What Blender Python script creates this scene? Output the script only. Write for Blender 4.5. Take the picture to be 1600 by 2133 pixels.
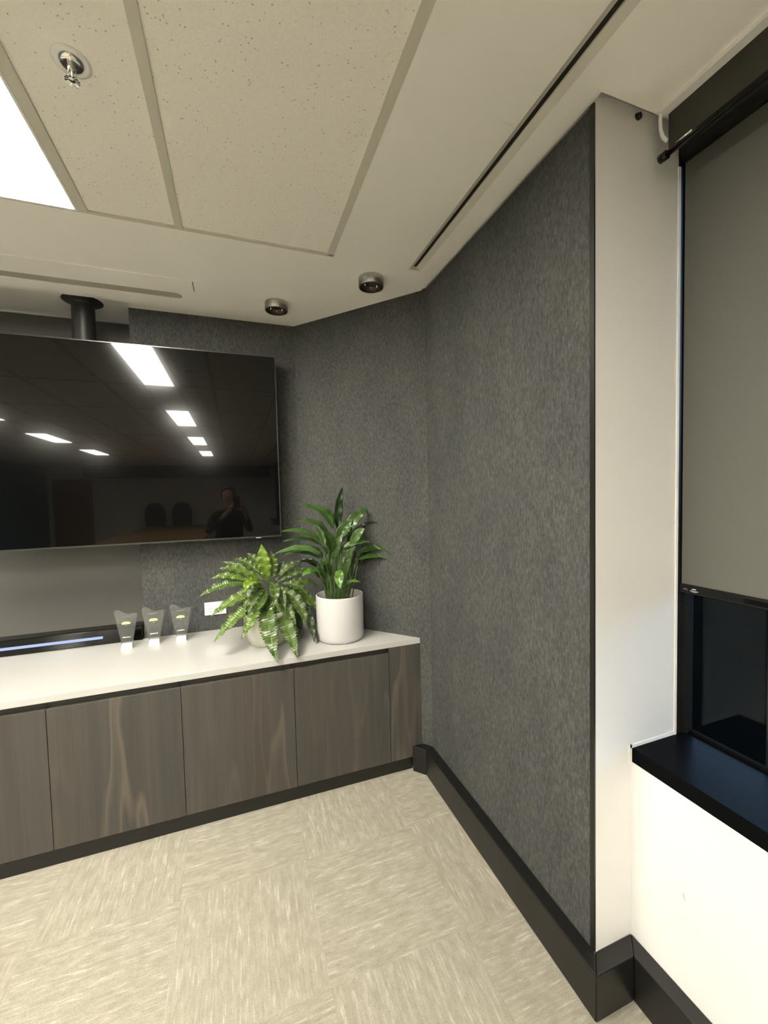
import bpy, bmesh, math, random
from mathutils import Vector, Matrix
for o in list(bpy.data.objects): bpy.data.objects.remove(o)
random.seed(7)
SC = bpy.context.scene
COL = SC.collection
# ---------------------------------------------------------------- camera (room axes: X right, Y towards the screen wall, Z up)
H = 2.70
F_PX = 851.3
cd = bpy.data.cameras.new('camera'); cam = bpy.data.objects.new('camera', cd); COL.objects.link(cam)
cd.sensor_fit = 'HORIZONTAL'; cd.sensor_width = 36.0; cd.lens = 36.0 * F_PX / 1600.0
cd.clip_start = 0.005
R_ = Vector((0.94040, -0.33926, -0.02332)); U_ = Vector((0.03697, 0.03384, 0.99874)); D_ = Vector((0.33804, 0.94008, -0.04436))
m = Matrix((R_, U_, -D_)).transposed().to_4x4(); m.translation = Vector((0, 0, 1.5952))
cam.matrix_world = m
SC.camera = cam
# ---------------------------------------------------------------- world: overcast sky above the horizon, dark street below
w = bpy.data.worlds.new('world'); SC.world = w; w.use_nodes = True
nt = w.node_tree; nt.nodes.clear()
tc = nt.nodes.new('ShaderNodeTexCoord'); sx = nt.nodes.new('ShaderNodeSeparateXYZ'); rp = nt.nodes.new('ShaderNodeValToRGB')
bg = nt.nodes.new('ShaderNodeBackground'); ow = nt.nodes.new('ShaderNodeOutputWorld')
nt.links.new(tc.outputs['Generated'], sx.inputs[0]); nt.links.new(sx.outputs['Z'], rp.inputs[0])
rp.color_ramp.elements[0].position = 0.0; rp.color_ramp.elements[0].color = (.0004, .0005, .0006, 1)
rp.color_ramp.elements[1].position = 0.12; rp.color_ramp.elements[1].color = (.50, .66, 1.0, 1)
nt.links.new(rp.outputs[0], bg.inputs['Color']); bg.inputs['Strength'].default_value = 4.6
nt.links.new(bg.outputs[0], ow.inputs[0])
# ---------------------------------------------------------------- view
vs = SC.view_settings
SC.display_settings.display_device = 'sRGB'
vs.view_transform = 'Standard'; vs.look = 'None'; vs.gamma = 1.0; vs.use_curve_mapping = False
vs.exposure = 2.50
PANEL_EMIT = 17.0          # the ceiling panels are the lamps of this room
PANEL_COLOR = (1.0, 0.945, 0.83)

# ---------------------------------------------------------------- helpers
def tag(o, label=None, cat=None, group=None, kind=None):
    if label: o['label'] = label
    if cat: o['category'] = cat
    if group: o['group'] = group
    if kind: o['kind'] = kind
    return o
def empty(name, loc=(0, 0, 0), label=None, cat=None, group=None, kind=None, rz=0):
    o = bpy.data.objects.new(name, None); COL.objects.link(o); o.location = loc; o.rotation_euler = (0, 0, rz)
    o.empty_display_size = .05
    return tag(o, label, cat, group, kind)
class MB:
    def __init__(s): s.v = []; s.f = []; s.sm = []
    def poly(s, vs_, fs, smooth=False):
        b = len(s.v); s.v += [tuple(p) for p in vs_]
        for f in fs: s.f.append(tuple(b + i for i in f)); s.sm.append(smooth)
        return s
    def box(s, x0, x1, y0, y1, z0, z1):
        x0, x1 = min(x0, x1), max(x0, x1); y0, y1 = min(y0, y1), max(y0, y1); z0, z1 = min(z0, z1), max(z0, z1)
        return s.poly([(x0,y0,z0),(x1,y0,z0),(x1,y1,z0),(x0,y1,z0),(x0,y0,z1),(x1,y0,z1),(x1,y1,z1),(x0,y1,z1)],
                      [(0,3,2,1),(4,5,6,7),(0,1,5,4),(1,2,6,5),(2,3,7,6),(3,0,4,7)])
    def prism(s, pts, z0, z1):           # counter-clockwise outline in XY
        n = len(pts)
        return s.poly([(x, y, z0) for x, y in pts] + [(x, y, z1) for x, y in pts],
                      [tuple(reversed(range(n))), tuple(range(n, 2*n))] + [(i, (i+1) % n, n + (i+1) % n, n + i) for i in range(n)])
    def extr(s, pts, axis, a, b):        # outline in the plane across `axis`
        n = len(pts)
        def P(p, t):
            return (t, p[0], p[1]) if axis == 'X' else (p[0], t, p[1]) if axis == 'Y' else (p[0], p[1], t)
        return s.poly([P(p, a) for p in pts] + [P(p, b) for p in pts],
                      [tuple(range(n)), tuple(reversed(range(n, 2*n)))] + [(i, i + n, (i+1) % n + n, (i+1) % n) for i in range(n)])
    def lathe(s, prof, c=(0, 0, 0), n=48, smooth=True):     # profile of (r, z) about Z
        vs_, fs = [], []
        for r, z in prof:
            for k in range(n):
                a = 2*math.pi*k/n; vs_.append((c[0] + r*math.cos(a), c[1] + r*math.sin(a), c[2] + z))
        for i in range(len(prof)-1):
            for k in range(n):
                k2 = (k+1) % n; fs.append((i*n+k, i*n+k2, (i+1)*n+k2, (i+1)*n+k))
        return s.poly(vs_, fs, smooth)
    def tube(s, pts, r, n=10, smooth=True, cap=True):
        pts = [Vector(p) for p in pts]; rr = r if isinstance(r, (list, tuple)) else [r]*len(pts)
        vs_, fs = [], []; prev = None
        for i, p in enumerate(pts):
            t = (pts[min(i+1, len(pts)-1)] - pts[max(i-1, 0)]).normalized()
            a = t.orthogonal().normalized() if prev is None else (prev - t*prev.dot(t)).normalized()
            prev = a; b = t.cross(a)
            for k in range(n):
                g = 2*math.pi*k/n; vs_.append(p + (a*math.cos(g) + b*math.sin(g))*rr[i])
        for i in range(len(pts)-1):
            for k in range(n):
                k2 = (k+1) % n; fs.append((i*n+k, i*n+k2, (i+1)*n+k2, (i+1)*n+k))
        if cap: fs.append(tuple(reversed(range(n)))); fs.append(tuple(range(len(vs_)-n, len(vs_))))
        return s.poly(vs_, fs, smooth)
    def build(s, name, mat, parent=None, bevel=0, seg=2, fix=True, **kw):
        me = bpy.data.meshes.new(name); me.from_pydata(s.v, [], s.f); me.materials.append(mat)
        me.polygons.foreach_set('use_smooth', s.sm)
        if fix:
            bm = bmesh.new(); bm.from_mesh(me); bmesh.ops.recalc_face_normals(bm, faces=bm.faces); bm.to_mesh(me); bm.free()
        me.update()
        o = bpy.data.objects.new(name, me); COL.objects.link(o)
        if parent: o.parent = parent
        if bevel:
            b = o.modifiers.new('bevel', 'BEVEL'); b.width = bevel; b.segments = seg; b.limit_method = 'ANGLE'; b.harden_normals = False
        return tag(o, **kw)

# ---------------------------------------------------------------- materials
def mat(name, color, rough=.5, metal=0, spec=.5, **kw):
    m = bpy.data.materials.new(name); m.use_nodes = True
    b = m.node_tree.nodes['Principled BSDF']
    b.inputs['Base Color'].default_value = (*color, 1); b.inputs['Roughness'].default_value = rough
    b.inputs['Metallic'].default_value = metal; b.inputs['Specular IOR Level'].default_value = spec
    for k, v in kw.items():
        b.inputs[k.replace('_', ' ')].default_value = v
    return m
def N(m, t, **kw):
    n = m.node_tree.nodes.new(t)
    for k, v in kw.items():
        if hasattr(n, k): setattr(n, k, v)
        else: n.inputs[k.replace('_', ' ')].default_value = v
    return n
def LK(m, a, b): m.node_tree.links.new(a, b)
def bsdf(m): return m.node_tree.nodes['Principled BSDF']
def coords(m, scale=(1, 1, 1), kind='Object', rnd=False):
    t = N(m, 'ShaderNodeTexCoord'); mp = N(m, 'ShaderNodeMapping'); mp.inputs['Scale'].default_value = scale
    LK(m, t.outputs[kind], mp.inputs['Vector'])
    if rnd:
        oi = N(m, 'ShaderNodeObjectInfo'); mu = N(m, 'ShaderNodeMath', operation='MULTIPLY'); mu.inputs[1].default_value = 37.0
        LK(m, oi.outputs['Random'], mu.inputs[0]); LK(m, mu.outputs[0], mp.inputs['Location'])
    return mp.outputs[0]
def ramp(m, fac, stops):
    r = N(m, 'ShaderNodeValToRGB'); e = r.color_ramp.elements
    while len(e) < len(stops): e.new(.5)
    for i, (p, c) in enumerate(stops): e[i].position = p; e[i].color = (*c, 1)
    LK(m, fac, r.inputs[0]); return r.outputs[0]
def bump(m, h, strength=.3, dist=.002):
    b = N(m, 'ShaderNodeBump'); b.inputs['Strength'].default_value = strength; b.inputs['Distance'].default_value = dist
    LK(m, h, b.inputs['Height']); LK(m, b.outputs[0], bsdf(m).inputs['Normal'])
def noise(m, vec, scale, detail=2, rough=.5, dist=0):
    n = N(m, 'ShaderNodeTexNoise'); n.inputs['Scale'].default_value = scale; n.inputs['Detail'].default_value = detail
    n.inputs['Roughness'].default_value = rough; n.inputs['Distortion'].default_value = dist
    LK(m, vec, n.inputs['Vector']); return n.outputs['Fac']
def mix(m, fac, a, b, mode='MIX'):
    n = N(m, 'ShaderNodeMix', data_type='RGBA', blend_type=mode)
    if isinstance(fac, (int, float)): n.inputs[0].default_value = fac
    else: LK(m, fac, n.inputs[0])
    for i, c in ((6, a), (7, b)):
        if isinstance(c, tuple): n.inputs[i].default_value = (*c, 1)
        else: LK(m, c, n.inputs[i])
    return n.outputs[2]

def plaster_mat(name, col, sc=420, st=.12):
    m = mat(name, col, .6, spec=.3); v = coords(m)
    n = noise(m, v, sc, 3); bump(m, n, st, .001)
    n2 = noise(m, v, 2.2, 2); LK(m, ramp(m, n2, [(.3, tuple(c*.97 for c in col)), (.7, col)]), bsdf(m).inputs['Base Color'])
    return m
M_CEIL = plaster_mat('ceiling paint', (.93, .905, .85))
M_WHITE = plaster_mat('white wall paint', (.76, .75, .725), 260, .06)
M_TRIMW = mat('white trim', (.82, .81, .78), .4)
def tile_mat():
    m = mat('mineral fibre tile', (.80, .77, .70), .75, spec=.2); v = coords(m, rnd=True)
    vo = N(m, 'ShaderNodeTexVoronoi'); vo.inputs['Scale'].default_value = 78; vo.inputs['Randomness'].default_value = 1; LK(m, v, vo.inputs['Vector'])
    big = noise(m, v, 45, 2)
    holes = ramp(m, vo.outputs['Distance'], [(.09, (1, 1, 1)), (.21, (0, 0, 0))])
    keep = ramp(m, big, [(.49, (0, 0, 0)), (.56, (1, 1, 1))])
    f = mix(m, 1.0, holes, keep, 'MULTIPLY')
    fine = noise(m, v, 180, 4)
    base = ramp(m, fine, [(.3, (.87, .835, .76)), (.7, (.93, .895, .83))])
    LK(m, mix(m, f, base, (.42, .38, .31)), bsdf(m).inputs['Base Color'])
    bump(m, fine, .35, .0015); return m
M_TILE = tile_mat()
M_GRID = mat('grid bar paint', (.62, .595, .52), .5)
def emit_mat(name, col, s):
    m = bpy.data.materials.new(name); m.use_nodes = True; t = m.node_tree; t.nodes.clear()
    e = t.nodes.new('ShaderNodeEmission'); e.inputs[0].default_value = (*col, 1); e.inputs[1].default_value = s
    o = t.nodes.new('ShaderNodeOutputMaterial'); t.links.new(e.outputs[0], o.inputs[0]); return m
M_PANEL = emit_mat('lit diffuser', PANEL_COLOR, PANEL_EMIT)
M_STREAK = emit_mat('pale blue emissive streak', (.55, .68, 1.0), .17)
def fabric_mat():
    m = mat('charcoal textured wall fabric', (.07, .075, .07), .85, spec=.25)
    v = coords(m, (1, 1, .34)); v2 = coords(m, (1, 1, .5)); v3 = coords(m, (1, 1, .55))
    a = noise(m, v, 150, 4, .62, .2); b = noise(m, v2, 5, 3, .55); c = noise(m, v3, 270, 2, .6); d = noise(m, v3, 26, 3, .6)
    base = ramp(m, a, [(.32, (.042, .044, .042)), (.5, (.064, .066, .064)), (.68, (.097, .099, .095))])
    cloud = ramp(m, b, [(.35, (.88, .89, .92)), (.65, (1.1, 1.09, 1.04))])
    base = mix(m, 1.0, base, cloud, 'MULTIPLY')
    tan = ramp(m, d, [(.52, (0, 0, 0)), (.72, (.35, .35, .35))])
    spk = ramp(m, c, [(.64, (0, 0, 0)), (.74, (.38, .38, .38))])
    k = mix(m, tan, base, (.092, .086, .064))
    LK(m, mix(m, spk, k, (.22, .225, .20)), bsdf(m).inputs['Base Color']); bump(m, a, .8, .003); return m
M_FABRIC = fabric_mat()
M_NICHE = mat('grey painted panel', (.155, .15, .135), .5, spec=.4)
M_BLACK = mat('black satin paint', (.010, .010, .009), .36, spec=.5)
M_BASE = mat('black satin baseboard', (.0075, .0072, .0066), .36, spec=.5)
M_SILL = mat('black laminate sill', (.003, .0034, .0037), .30, spec=.02)
M_CARC = mat('olive carcass edge', (.022, .020, .015), .5)
M_KICK = mat('dark kickboard', (.012, .012, .010), .45)
M_GLOSSB = mat('black gloss', (.003, .003, .003), .08, spec=.3)
M_TOP = mat('white stone worktop', (.47, .465, .44), .16, spec=.45)
def wood_mat():
    m = mat('grey brown veneer', (.1, .09, .08), .45, spec=.35)
    v = coords(m, (1, 1, .05), rnd=True); v2 = coords(m, (1, 1, .10), rnd=True); v3 = coords(m, (1, 1, .02), rnd=True)
    a = noise(m, v, 11, 2, .5, .3); b = noise(m, v2, 12, 1, .4, .25); c = noise(m, v3, 110, 2); d = noise(m, v2, 4.5, 1, .5, .2)
    base = ramp(m, a, [(.30, (.052, .050, .045)), (.5, (.067, .062, .054)), (.68, (.060, .053, .045))])
    streak = ramp(m, b, [(.52, (0, 0, 0)), (.56, (.5, .5, .5)), (.60, (.2, .2, .2)), (.66, (0, 0, 0))])
    gate = ramp(m, d, [(.40, (.15, .15, .15)), (.62, (1, 1, 1))])
    k = mix(m, mix(m, 1.0, streak, gate, 'MULTIPLY'), base, (.17, .14, .105)); fine = ramp(m, c, [(.3, (.93, .93, .93)), (.7, (1.05, 1.05, 1.05))])
    LK(m, mix(m, 1.0, k, fine, 'MULTIPLY'), bsdf(m).inputs['Base Color']); return m
M_WOOD = wood_mat()
def carpet_mat():
    m = mat('beige streaked carpet', (.5, .45, .35), .95, spec=.1)
    v = coords(m, (.10, 1, 1), rnd=True); v3 = coords(m, (.5, 1, 1), rnd=True); v2 = coords(m, rnd=True)
    a = noise(m, v, 105, 3, .65, .3); f = noise(m, v2, 330, 3, .7); b = noise(m, v3, 38, 3, .6)
    base = ramp(m, a, [(.28, (.295, .27, .217)), (.5, (.328, .303, .245)), (.60, (.35, .327, .269)), (.68, (.44, .418, .358))])
    tw = ramp(m, f, [(.3, (.80, .80, .80)), (.7, (1.18, 1.18, 1.18))])
    sh = ramp(m, b, [(.35, (.91, .91, .90)), (.65, (1.08, 1.08, 1.09))])
    LK(m, mix(m, 1.0, mix(m, 1.0, base, tw, 'MULTIPLY'), sh, 'MULTIPLY'), bsdf(m).inputs['Base Color'])
    bump(m, mix(m, .5, a, f), .7, .003); return m
M_CARPET = carpet_mat()
M_BLIND = mat('grey blind fabric', (.112, .110, .097), .8, spec=.25)
M_NICKEL = mat('brushed nickel', (.50, .47, .43), .32, 1.0)
M_DARKIN = mat('dark brown inside', (.035, .024, .016), .45)
M_CHROME = mat('chrome', (.8, .78, .74), .12, 1.0)
M_POST = mat('black powder coat', (.022, .022, .021), .42, spec=.5)
M_PLASTIC = mat('white plastic', (.82, .82, .80), .3)
M_SLOTB = mat('dark slot', (.01, .009, .007), .7)
M_POT = mat('white glazed pot', (.52, .515, .51), .22, spec=.5)
M_POT1 = mat('cream glazed pot', (.54, .53, .45), .2, spec=.5)
M_SOIL = mat('dark potting mix', (.02, .016, .011), .9)
def leaf_mat(name, c1, c2, rough=.32):
    m = mat(name, c1, rough, spec=.5); v = coords(m)
    n = noise(m, v, 26, 3); LK(m, ramp(m, n, [(.35, c1), (.65, c2)]), bsdf(m).inputs['Base Color'])
    bsdf(m).inputs['Transmission Weight'].default_value = 0.0
    bsdf(m).inputs['Subsurface Weight'].default_value = 0.0
    return m
M_LEAF = [leaf_mat('fern green', (0.0390, 0.0754, 0.0114), (0.0780, 0.1248, 0.0286)), leaf_mat('fern yellow green', (0.0676, 0.1248, 0.0130), (0.1144, 0.1768, 0.0312)),
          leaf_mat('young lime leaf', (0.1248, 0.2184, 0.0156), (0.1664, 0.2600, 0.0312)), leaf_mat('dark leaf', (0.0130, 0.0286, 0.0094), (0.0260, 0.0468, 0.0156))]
M_LILY = [leaf_mat('lily green', (0.0260, 0.0650, 0.0104), (0.0468, 0.0936, 0.0182)), leaf_mat('lily light green', (0.0468, 0.0988, 0.0208), (0.0780, 0.1404, 0.0416)),
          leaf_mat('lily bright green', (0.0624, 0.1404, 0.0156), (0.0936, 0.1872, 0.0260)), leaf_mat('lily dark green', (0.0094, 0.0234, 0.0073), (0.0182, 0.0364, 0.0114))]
M_RIB = mat('pale leaf rib', (0.1560, 0.2184, 0.0676), .4)
M_STEM = mat('green stem', (0.0572, 0.0988, 0.0234), .45)
def screen_mat():
    m = mat('black television glass', (.002, .002, .002), .02, spec=.30)
    t = m.node_tree; out = t.nodes['Material Output']; g = N(m, 'ShaderNodeBsdfGlossy'); g.inputs['Roughness'].default_value = .13
    g.inputs['Color'].default_value = (.9, .9, .9, 1)
    mx = N(m, 'ShaderNodeMixShader'); mx.inputs[0].default_value = .012
    LK(m, bsdf(m).outputs[0], mx.inputs[1]); LK(m, g.outputs[0], mx.inputs[2]); LK(m, mx.outputs[0], out.inputs[0]); return m
M_SCREEN = screen_mat()
def pane_mat():
    m = bpy.data.materials.new('tinted window glass'); m.use_nodes = True; t = m.node_tree; t.nodes.clear()
    a = t.nodes.new('ShaderNodeBsdfTransparent'); a.inputs[0].default_value = (.42, .48, .50, 1)
    g = t.nodes.new('ShaderNodeBsdfGlossy'); g.inputs['Roughness'].default_value = .03; g.inputs['Color'].default_value = (.4, .4, .4, 1)
    fr = t.nodes.new('ShaderNodeFresnel'); fr.inputs[0].default_value = 1.45
    mx = t.nodes.new('ShaderNodeMixShader'); o = t.nodes.new('ShaderNodeOutputMaterial')
    t.links.new(fr.outputs[0], mx.inputs[0]); t.links.new(a.outputs[0], mx.inputs[1]); t.links.new(g.outputs[0], mx.inputs[2]); t.links.new(mx.outputs[0], o.inputs[0]); return m
M_PANE = pane_mat()
M_GLASS = mat('clear glass', (.90, .92, .90), .02, Transmission_Weight=.965, IOR=1.45)
M_GLASSF = mat('frosted glass', (.80, .81, .79), .25, Transmission_Weight=.25, IOR=1.4)
M_LOGO = mat('yellow green print', (.72, .76, .32), .4)
M_PRINT = mat('white print', (.75, .76, .74), .4)
M_PRINTD = mat('grey etched print', (.22, .23, .22), .5)
# ================================================================ STRUCTURE
XR, Y2, Y3, X1, YB, XN = 1.003, 2.058, .932, .3915, 2.749, -.546
XS, XW, ZS, ZB, T = 1.156, 1.3485, .7695, .149, .052
XL, YR = -5.6, -10.5
dx, dy = (XR - X1), (Y2 - YB); dl = math.hypot(dx, dy); ux, uy = dx/dl, dy/dl; nx, ny = -uy, ux   # (nx,ny) points out of the room
if nx < 0: nx, ny = -nx, -ny
def ang(t, off=0):      # point along the angled wall (0 at the back corner, 1 at the right corner), off = metres into the room
    return (X1 + dx*t - nx*off, YB + dy*t - ny*off)
S = dict(kind='structure')
# floor: slab with carpet tiles laid quarter-turned
fl = MB().box(XL, 1.5, YR, 3.14, -.05, -.006).build('floor', mat('screed', (.3, .28, .24), .9), label='beige streaked carpet-tile floor', **S)
tm = MB().box(-.24985, .24985, -.24985, .24985, -.006, 0).build('carpet_tile', M_CARPET, fl)
md = tm.data; first = True
for i in range(-11, 3):
    for j in range(-25, 3):
        x, y = .23 + .5*i + .25, 1.75 + .5*j - .25
        if x - .25 < XL or y < YR or x > 1.4: continue
        if x > 1.1 and y > 1.2: continue
        if y > 2.3 : continue
        if first: o = tm; first = False
        else: o = bpy.data.objects.new('carpet_tile', md); COL.objects.link(o); o.parent = fl
        o.location = (x, y, 0); o.rotation_euler = (0, 0, math.pi/2 * ((i + j) % 2) + math.pi*random.randint(0, 1))
# walls
MB().box(XN, .46, YB, YB+.05, 0, H+.03).build('wall_back', M_FABRIC, label='charcoal fabric wall behind the television', **S)
MB().prism([ang(0), ang(0, -.05), ang(1, -.05), ang(1)], 0, H+.03).build('wall_angled', M_FABRIC, label='charcoal fabric wall crossing the corner behind the plants', **S)
MB().box(XR, XR+.05, Y3+.01, Y2, 0, H-.004).build('wall_right', M_FABRIC, label='long charcoal fabric wall on the right', **S)
MB().box(XR+.0003, XW, Y3, Y3+.009, 0, H+.03).box(XR+.012, XW, Y3+.009, 3.1, 0, H+.03).build('wall_pillar', M_WHITE, label='narrow white wall beside the window', **S)
MB().box(XL, XN+.06, 3.09, 3.14, 0, H+.08).box(XN+.0003, XN+.06, YB+.05, 3.09, 0, H+.08).build('wall_niche', M_NICHE, label='smooth grey recessed wall behind the television', **S)
MB().box(XS, XS+.08, YR, Y3, 0, ZS-.047).build('wall_window', M_WHITE, label='low white wall under the black window sill', **S)
ww = bpy.data.objects['wall_window']
def scuff(pts, r, m_): 
    g = MB(); P = []
    for k, (y, z) in enumerate(pts):
        q = r*math.sin(math.pi*(k+.25)/(len(pts)-.5)); P += [(XS-.0004, y-q, z), (XS-.0004, y+q, z)]
    g.poly(P, [(2*k, 2*k+1, 2*k+3, 2*k+2) for k in range(len(pts)-1)]); g.build('scuff_mark', m_, ww)
scuff([(.7705, .442), (.7680, .434), (.7655, .425), (.7640, .417)], .0016, mat('grey scuff', (.34, .33, .29), .7))
scuff([(.7665, .446), (.7640, .440), (.7615, .431)], .0009, mat('faint scuff', (.60, .59, .54), .7))
scuff([(.799, .520), (.795, .500), (.790, .478), (.785, .462), (.778, .452)], .0020, mat('faintest scuff', (.70, .69, .65), .7))
scuff([(.5849, .3946), (.580, .388), (.5703, .3753)], .0012, bpy.data.materials['faintest scuff'])
MB().box(XW+.05, XW+.09, YR, Y3, 0, ZS-.047).build('wall_outer', M_BLACK, **S)
MB().box(XL, XN, 3.078, 3.09, H+.028, H+.04).build('trim_8', M_TRIMW, label='white bead along the top of the recess', **S)
MB().box(XL-.1, XL, YR, 3.14, 0, H+.05).build('wall_left', mat('teal wall', (.05, .13, .15), .7), **S)
rw = MB().box(XL, 1.5, YR-.1, YR, 0, H+.05).build('wall_rear', mat('pale rear wall', (.80, .78, .70), .7), **S)
MB().box(-4.5, XS, YR, YR+.5, 2.32, H+.0).build('trim_2', mat('dark bulkhead', (.02, .018, .015), .7), label='dark bulkhead across the rear wall', **S)
dr = MB().box(-5.45, -4.4, YR, YR+.05, 0, 2.3).build('door_1', mat('brown timber door', (.20, .10, .05), .5), label='brown timber door at the far end', **S)
MB().tube([(-4.55, YR+.05, 1.0), (-4.55, YR+.11, 1.0), (-4.68, YR+.11, 1.0)], .011).build('door_handle', M_NICKEL, dr)
# baseboards
def board(name, pts, lab): return MB().prism(pts, 0, ZB).build(name, M_BASE, bevel=.004, label=lab, **S)
tp = (YB + dy - 0)  # unused guard
a0 = (2.101 - (YB - ny*T)) / dy; p_out = ang(a0, T); a1 = (2.101 - YB)/dy; p_in = ang(a1)
# meeting point of the angled board's face with the right board's face
tm_ = ((XR - T) - (X1 - nx*T))/dx; mt = ang(tm_, T)
board('baseboard_angled', [p_out, mt, (XR, Y2), p_in], 'short black baseboard beside the cabinet end')
board('baseboard_right', [mt, (XR - T, Y3 - T), (XR, Y3), (XR, Y2)], 'black baseboard under the right fabric wall')
board('baseboard_pillar', [(XR - T, Y3 - T), (XS - T, Y3 - T), (XS, Y3), (XR, Y3)], 'black baseboard under the narrow white wall')
board('baseboard_window', [(XS - T, Y3 - T), (XS - T, YR), (XS, YR), (XS, Y3)], 'black baseboard under the low window wall')
# black edge strip, white beads
MB().box(XR-.003, XR+.002, Y3-.0005, Y3+.016, ZB, H-.004).build('trim_3', M_BLACK, label='black edge strip of the fabric wall', **S)
MB().box(XW-.003, XW+.006, Y3-.004, Y3+.004, ZS, 2.60).box(XS-.010, XW-.003, Y3-.003, Y3+.001, ZS+.0, ZS+.010).box(XS-.012, XS-.002, Y3-.003, Y3+.001, ZS-.05, ZS+.010).build('trim_4', M_TRIMW, label='white bead around the sill end', **S)
MB().box(.9905, XR-.0, Y3-.025, Y2, H+.004, H+.012).build('trim_5', M_TRIMW, label='white shadow-line bead above the right wall', **S)
# sill
MB().box(XS-.001, 1.4190, YR, Y3, ZS-.047, ZS).build('trim_6', M_SILL, bevel=.002, label='deep glossy black window sill', **S)
# ceiling
ce = MB()
ce.box(XL, .4487, 1.897, 2.67, H, H+.05).box(XN, .4487, 2.67, 3.03, H, H+.05).box(XL, XN+.06, 2.67, 3.14, H+.04, H+.06).box(XL, -3.87, YR, 1.897, H, H+.02).box(.4487, .842, YR, 3.0, H, H+.02)
ce.box(.842, .905, 1.897, 3.0, H, H+.02).box(.905, .9905, .905, 3.0, H, H+.02).box(.905, 1.6, YR, .905, H, H+.02)
ce.box(XL, 1.7, YR, 3.1, H+.035, H+.06)
ceil = ce.build('ceiling', M_CEIL, label='off-white plaster and tile ceiling', **S)
cols = [(-.168, .434, 't'), (-.494, -.196, 't'), (-.800, -.528, 'L'), (-1.13, -.832, 't'), (-1.76, -1.16, 't'), (-2.39, -1.79, 't'), (-2.84, -2.42, 't'), (-3.17, -2.87, 'L'), (-3.85, -3.2, 't')]
edges = [.4487] + [(cols[i][0] + cols[i+1][1])/2 for i in range(len(cols)-1)] + [-3.87]
for i, e in enumerate(edges):
    x0 = cols[i][1] if i < len(cols) else e; x1 = cols[i-1][0] if i > 0 else e
    if i == 0: x0, x1 = .434, .463
    if i == len(cols): x0, x1 = -3.87, -3.85
    MB().box(x0, x1, YR, 1.897, H-(.0015 if i == 0 else .001), H+.018).build('grid_bar', M_GRID, ceil)
MB().box(-3.87, .463, 1.890, 1.905, H-.0015, H+.018).build('grid_bar', M_GRID, ceil)
mesh_cache = {}
lights = []
for ci, (x0, x1, k) in enumerate(cols):
    for r in range(10):
        yb = 1.897 - 1.2*r; ya = yb - 1.186 if r < 10 else YR
        if r < 10: pass
        key = (round(x1-x0, 3), r == 9)
        ya = max(ya, YR)
        if r > 0: yb -= .007
        if k == 'L' and r % 2 == 0 and r < 8: lights.append((x0, x1, ya, yb, r)); continue
        kk = (round(x1-x0, 3), round(yb-ya, 3))
        if kk not in mesh_cache:
            o = MB().box(0, x1-x0, 0, yb-ya, 0, .014).build('ceiling_tile', M_TILE, ceil); mesh_cache[kk] = o.data
        else:
            o = bpy.data.objects.new('ceiling_tile', mesh_cache[kk]); COL.objects.link(o); o.parent = ceil
        o.location = (x0, ya, H+.005)
    
for r in range(1, 10):
    y = 1.897 - 1.2*r
    MB().box(-3.85, .434, y-.007, y+.014, H+.0005, H+.018).build('grid_bar', M_GRID, ceil)
# ================================================================ CEILING FITTINGS
def light_panel(x0, x1, ya, yb, label):
    t = empty('ceiling_light', ((x0+x1)/2, (ya+yb)/2, H), label, 'ceiling light', 'slim rectangular ceiling lights')
    hx, hy = (x1-x0)/2, (yb-ya)/2; f = .008
    MB().box(-hx, hx, -hy, -hy+f, -.003, .012).box(-hx, hx, hy-f, hy, -.003, .012).box(-hx, -hx+f, -hy+f, hy-f, -.003, .012).box(hx-f, hx, -hy+f, hy-f, -.003, .012).build('frame', M_TRIMW, t)
    MB().box(-hx+f, hx-f, -hy+f, hy-f, .001, .008).build('diffuser', M_PANEL, t)
for (x0, x1, ya, yb, r) in lights:
    if x0 > -1: 
        lab = ['bright white rectangular ceiling light beside the sprinkler tile', 'second light along the row beside the sprinkler, seen in the television glass', 'third light along the row beside the sprinkler, seen in the television glass', 'fourth light along the row beside the sprinkler, seen in the television glass', 'last light along the row beside the sprinkler'][r//2]
    else:
        lab = 'bright ceiling light in the far left row, %s from the television wall' % {0: 'first', 2: 'second', 4: 'third', 6: 'fourth', 8: 'fifth'}[r]
    light_panel(x0, x1, ya, yb, lab)
light_panel(-5.42, -5.14, -9.95, -9.05, 'bright ceiling light in the far corner above the timber door')
# linear slot diffuser beside the right wall
t = empty('slot_diffuser', (.8735, 1.897, H), 'long narrow slot diffuser with black opening in ceiling above fabric wall', 'air vent')
y0 = YR - 1.897
MB().extr([(-.0315, 0), (-.0315, .02), (-.009, .02), (-.009, .013)], 'Y', y0, 0).extr([(.0315, 0), (.009, .013), (.009, .02), (.0315, .02)], 'Y', y0, 0).extr([(-.0315, 0), (-.009, .013), (-.009, .02), (-.0315, .02)], 'Y', y0, y0+.01).build('frame', M_GRID, t)
MB().box(-.009, .009, y0, -.0, .018, .03).build('slot', M_SLOTB, t)
MB().box(-.0315, .0315, -.003, .0, .0, .02).build('end_cap', M_GRID, t)
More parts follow.
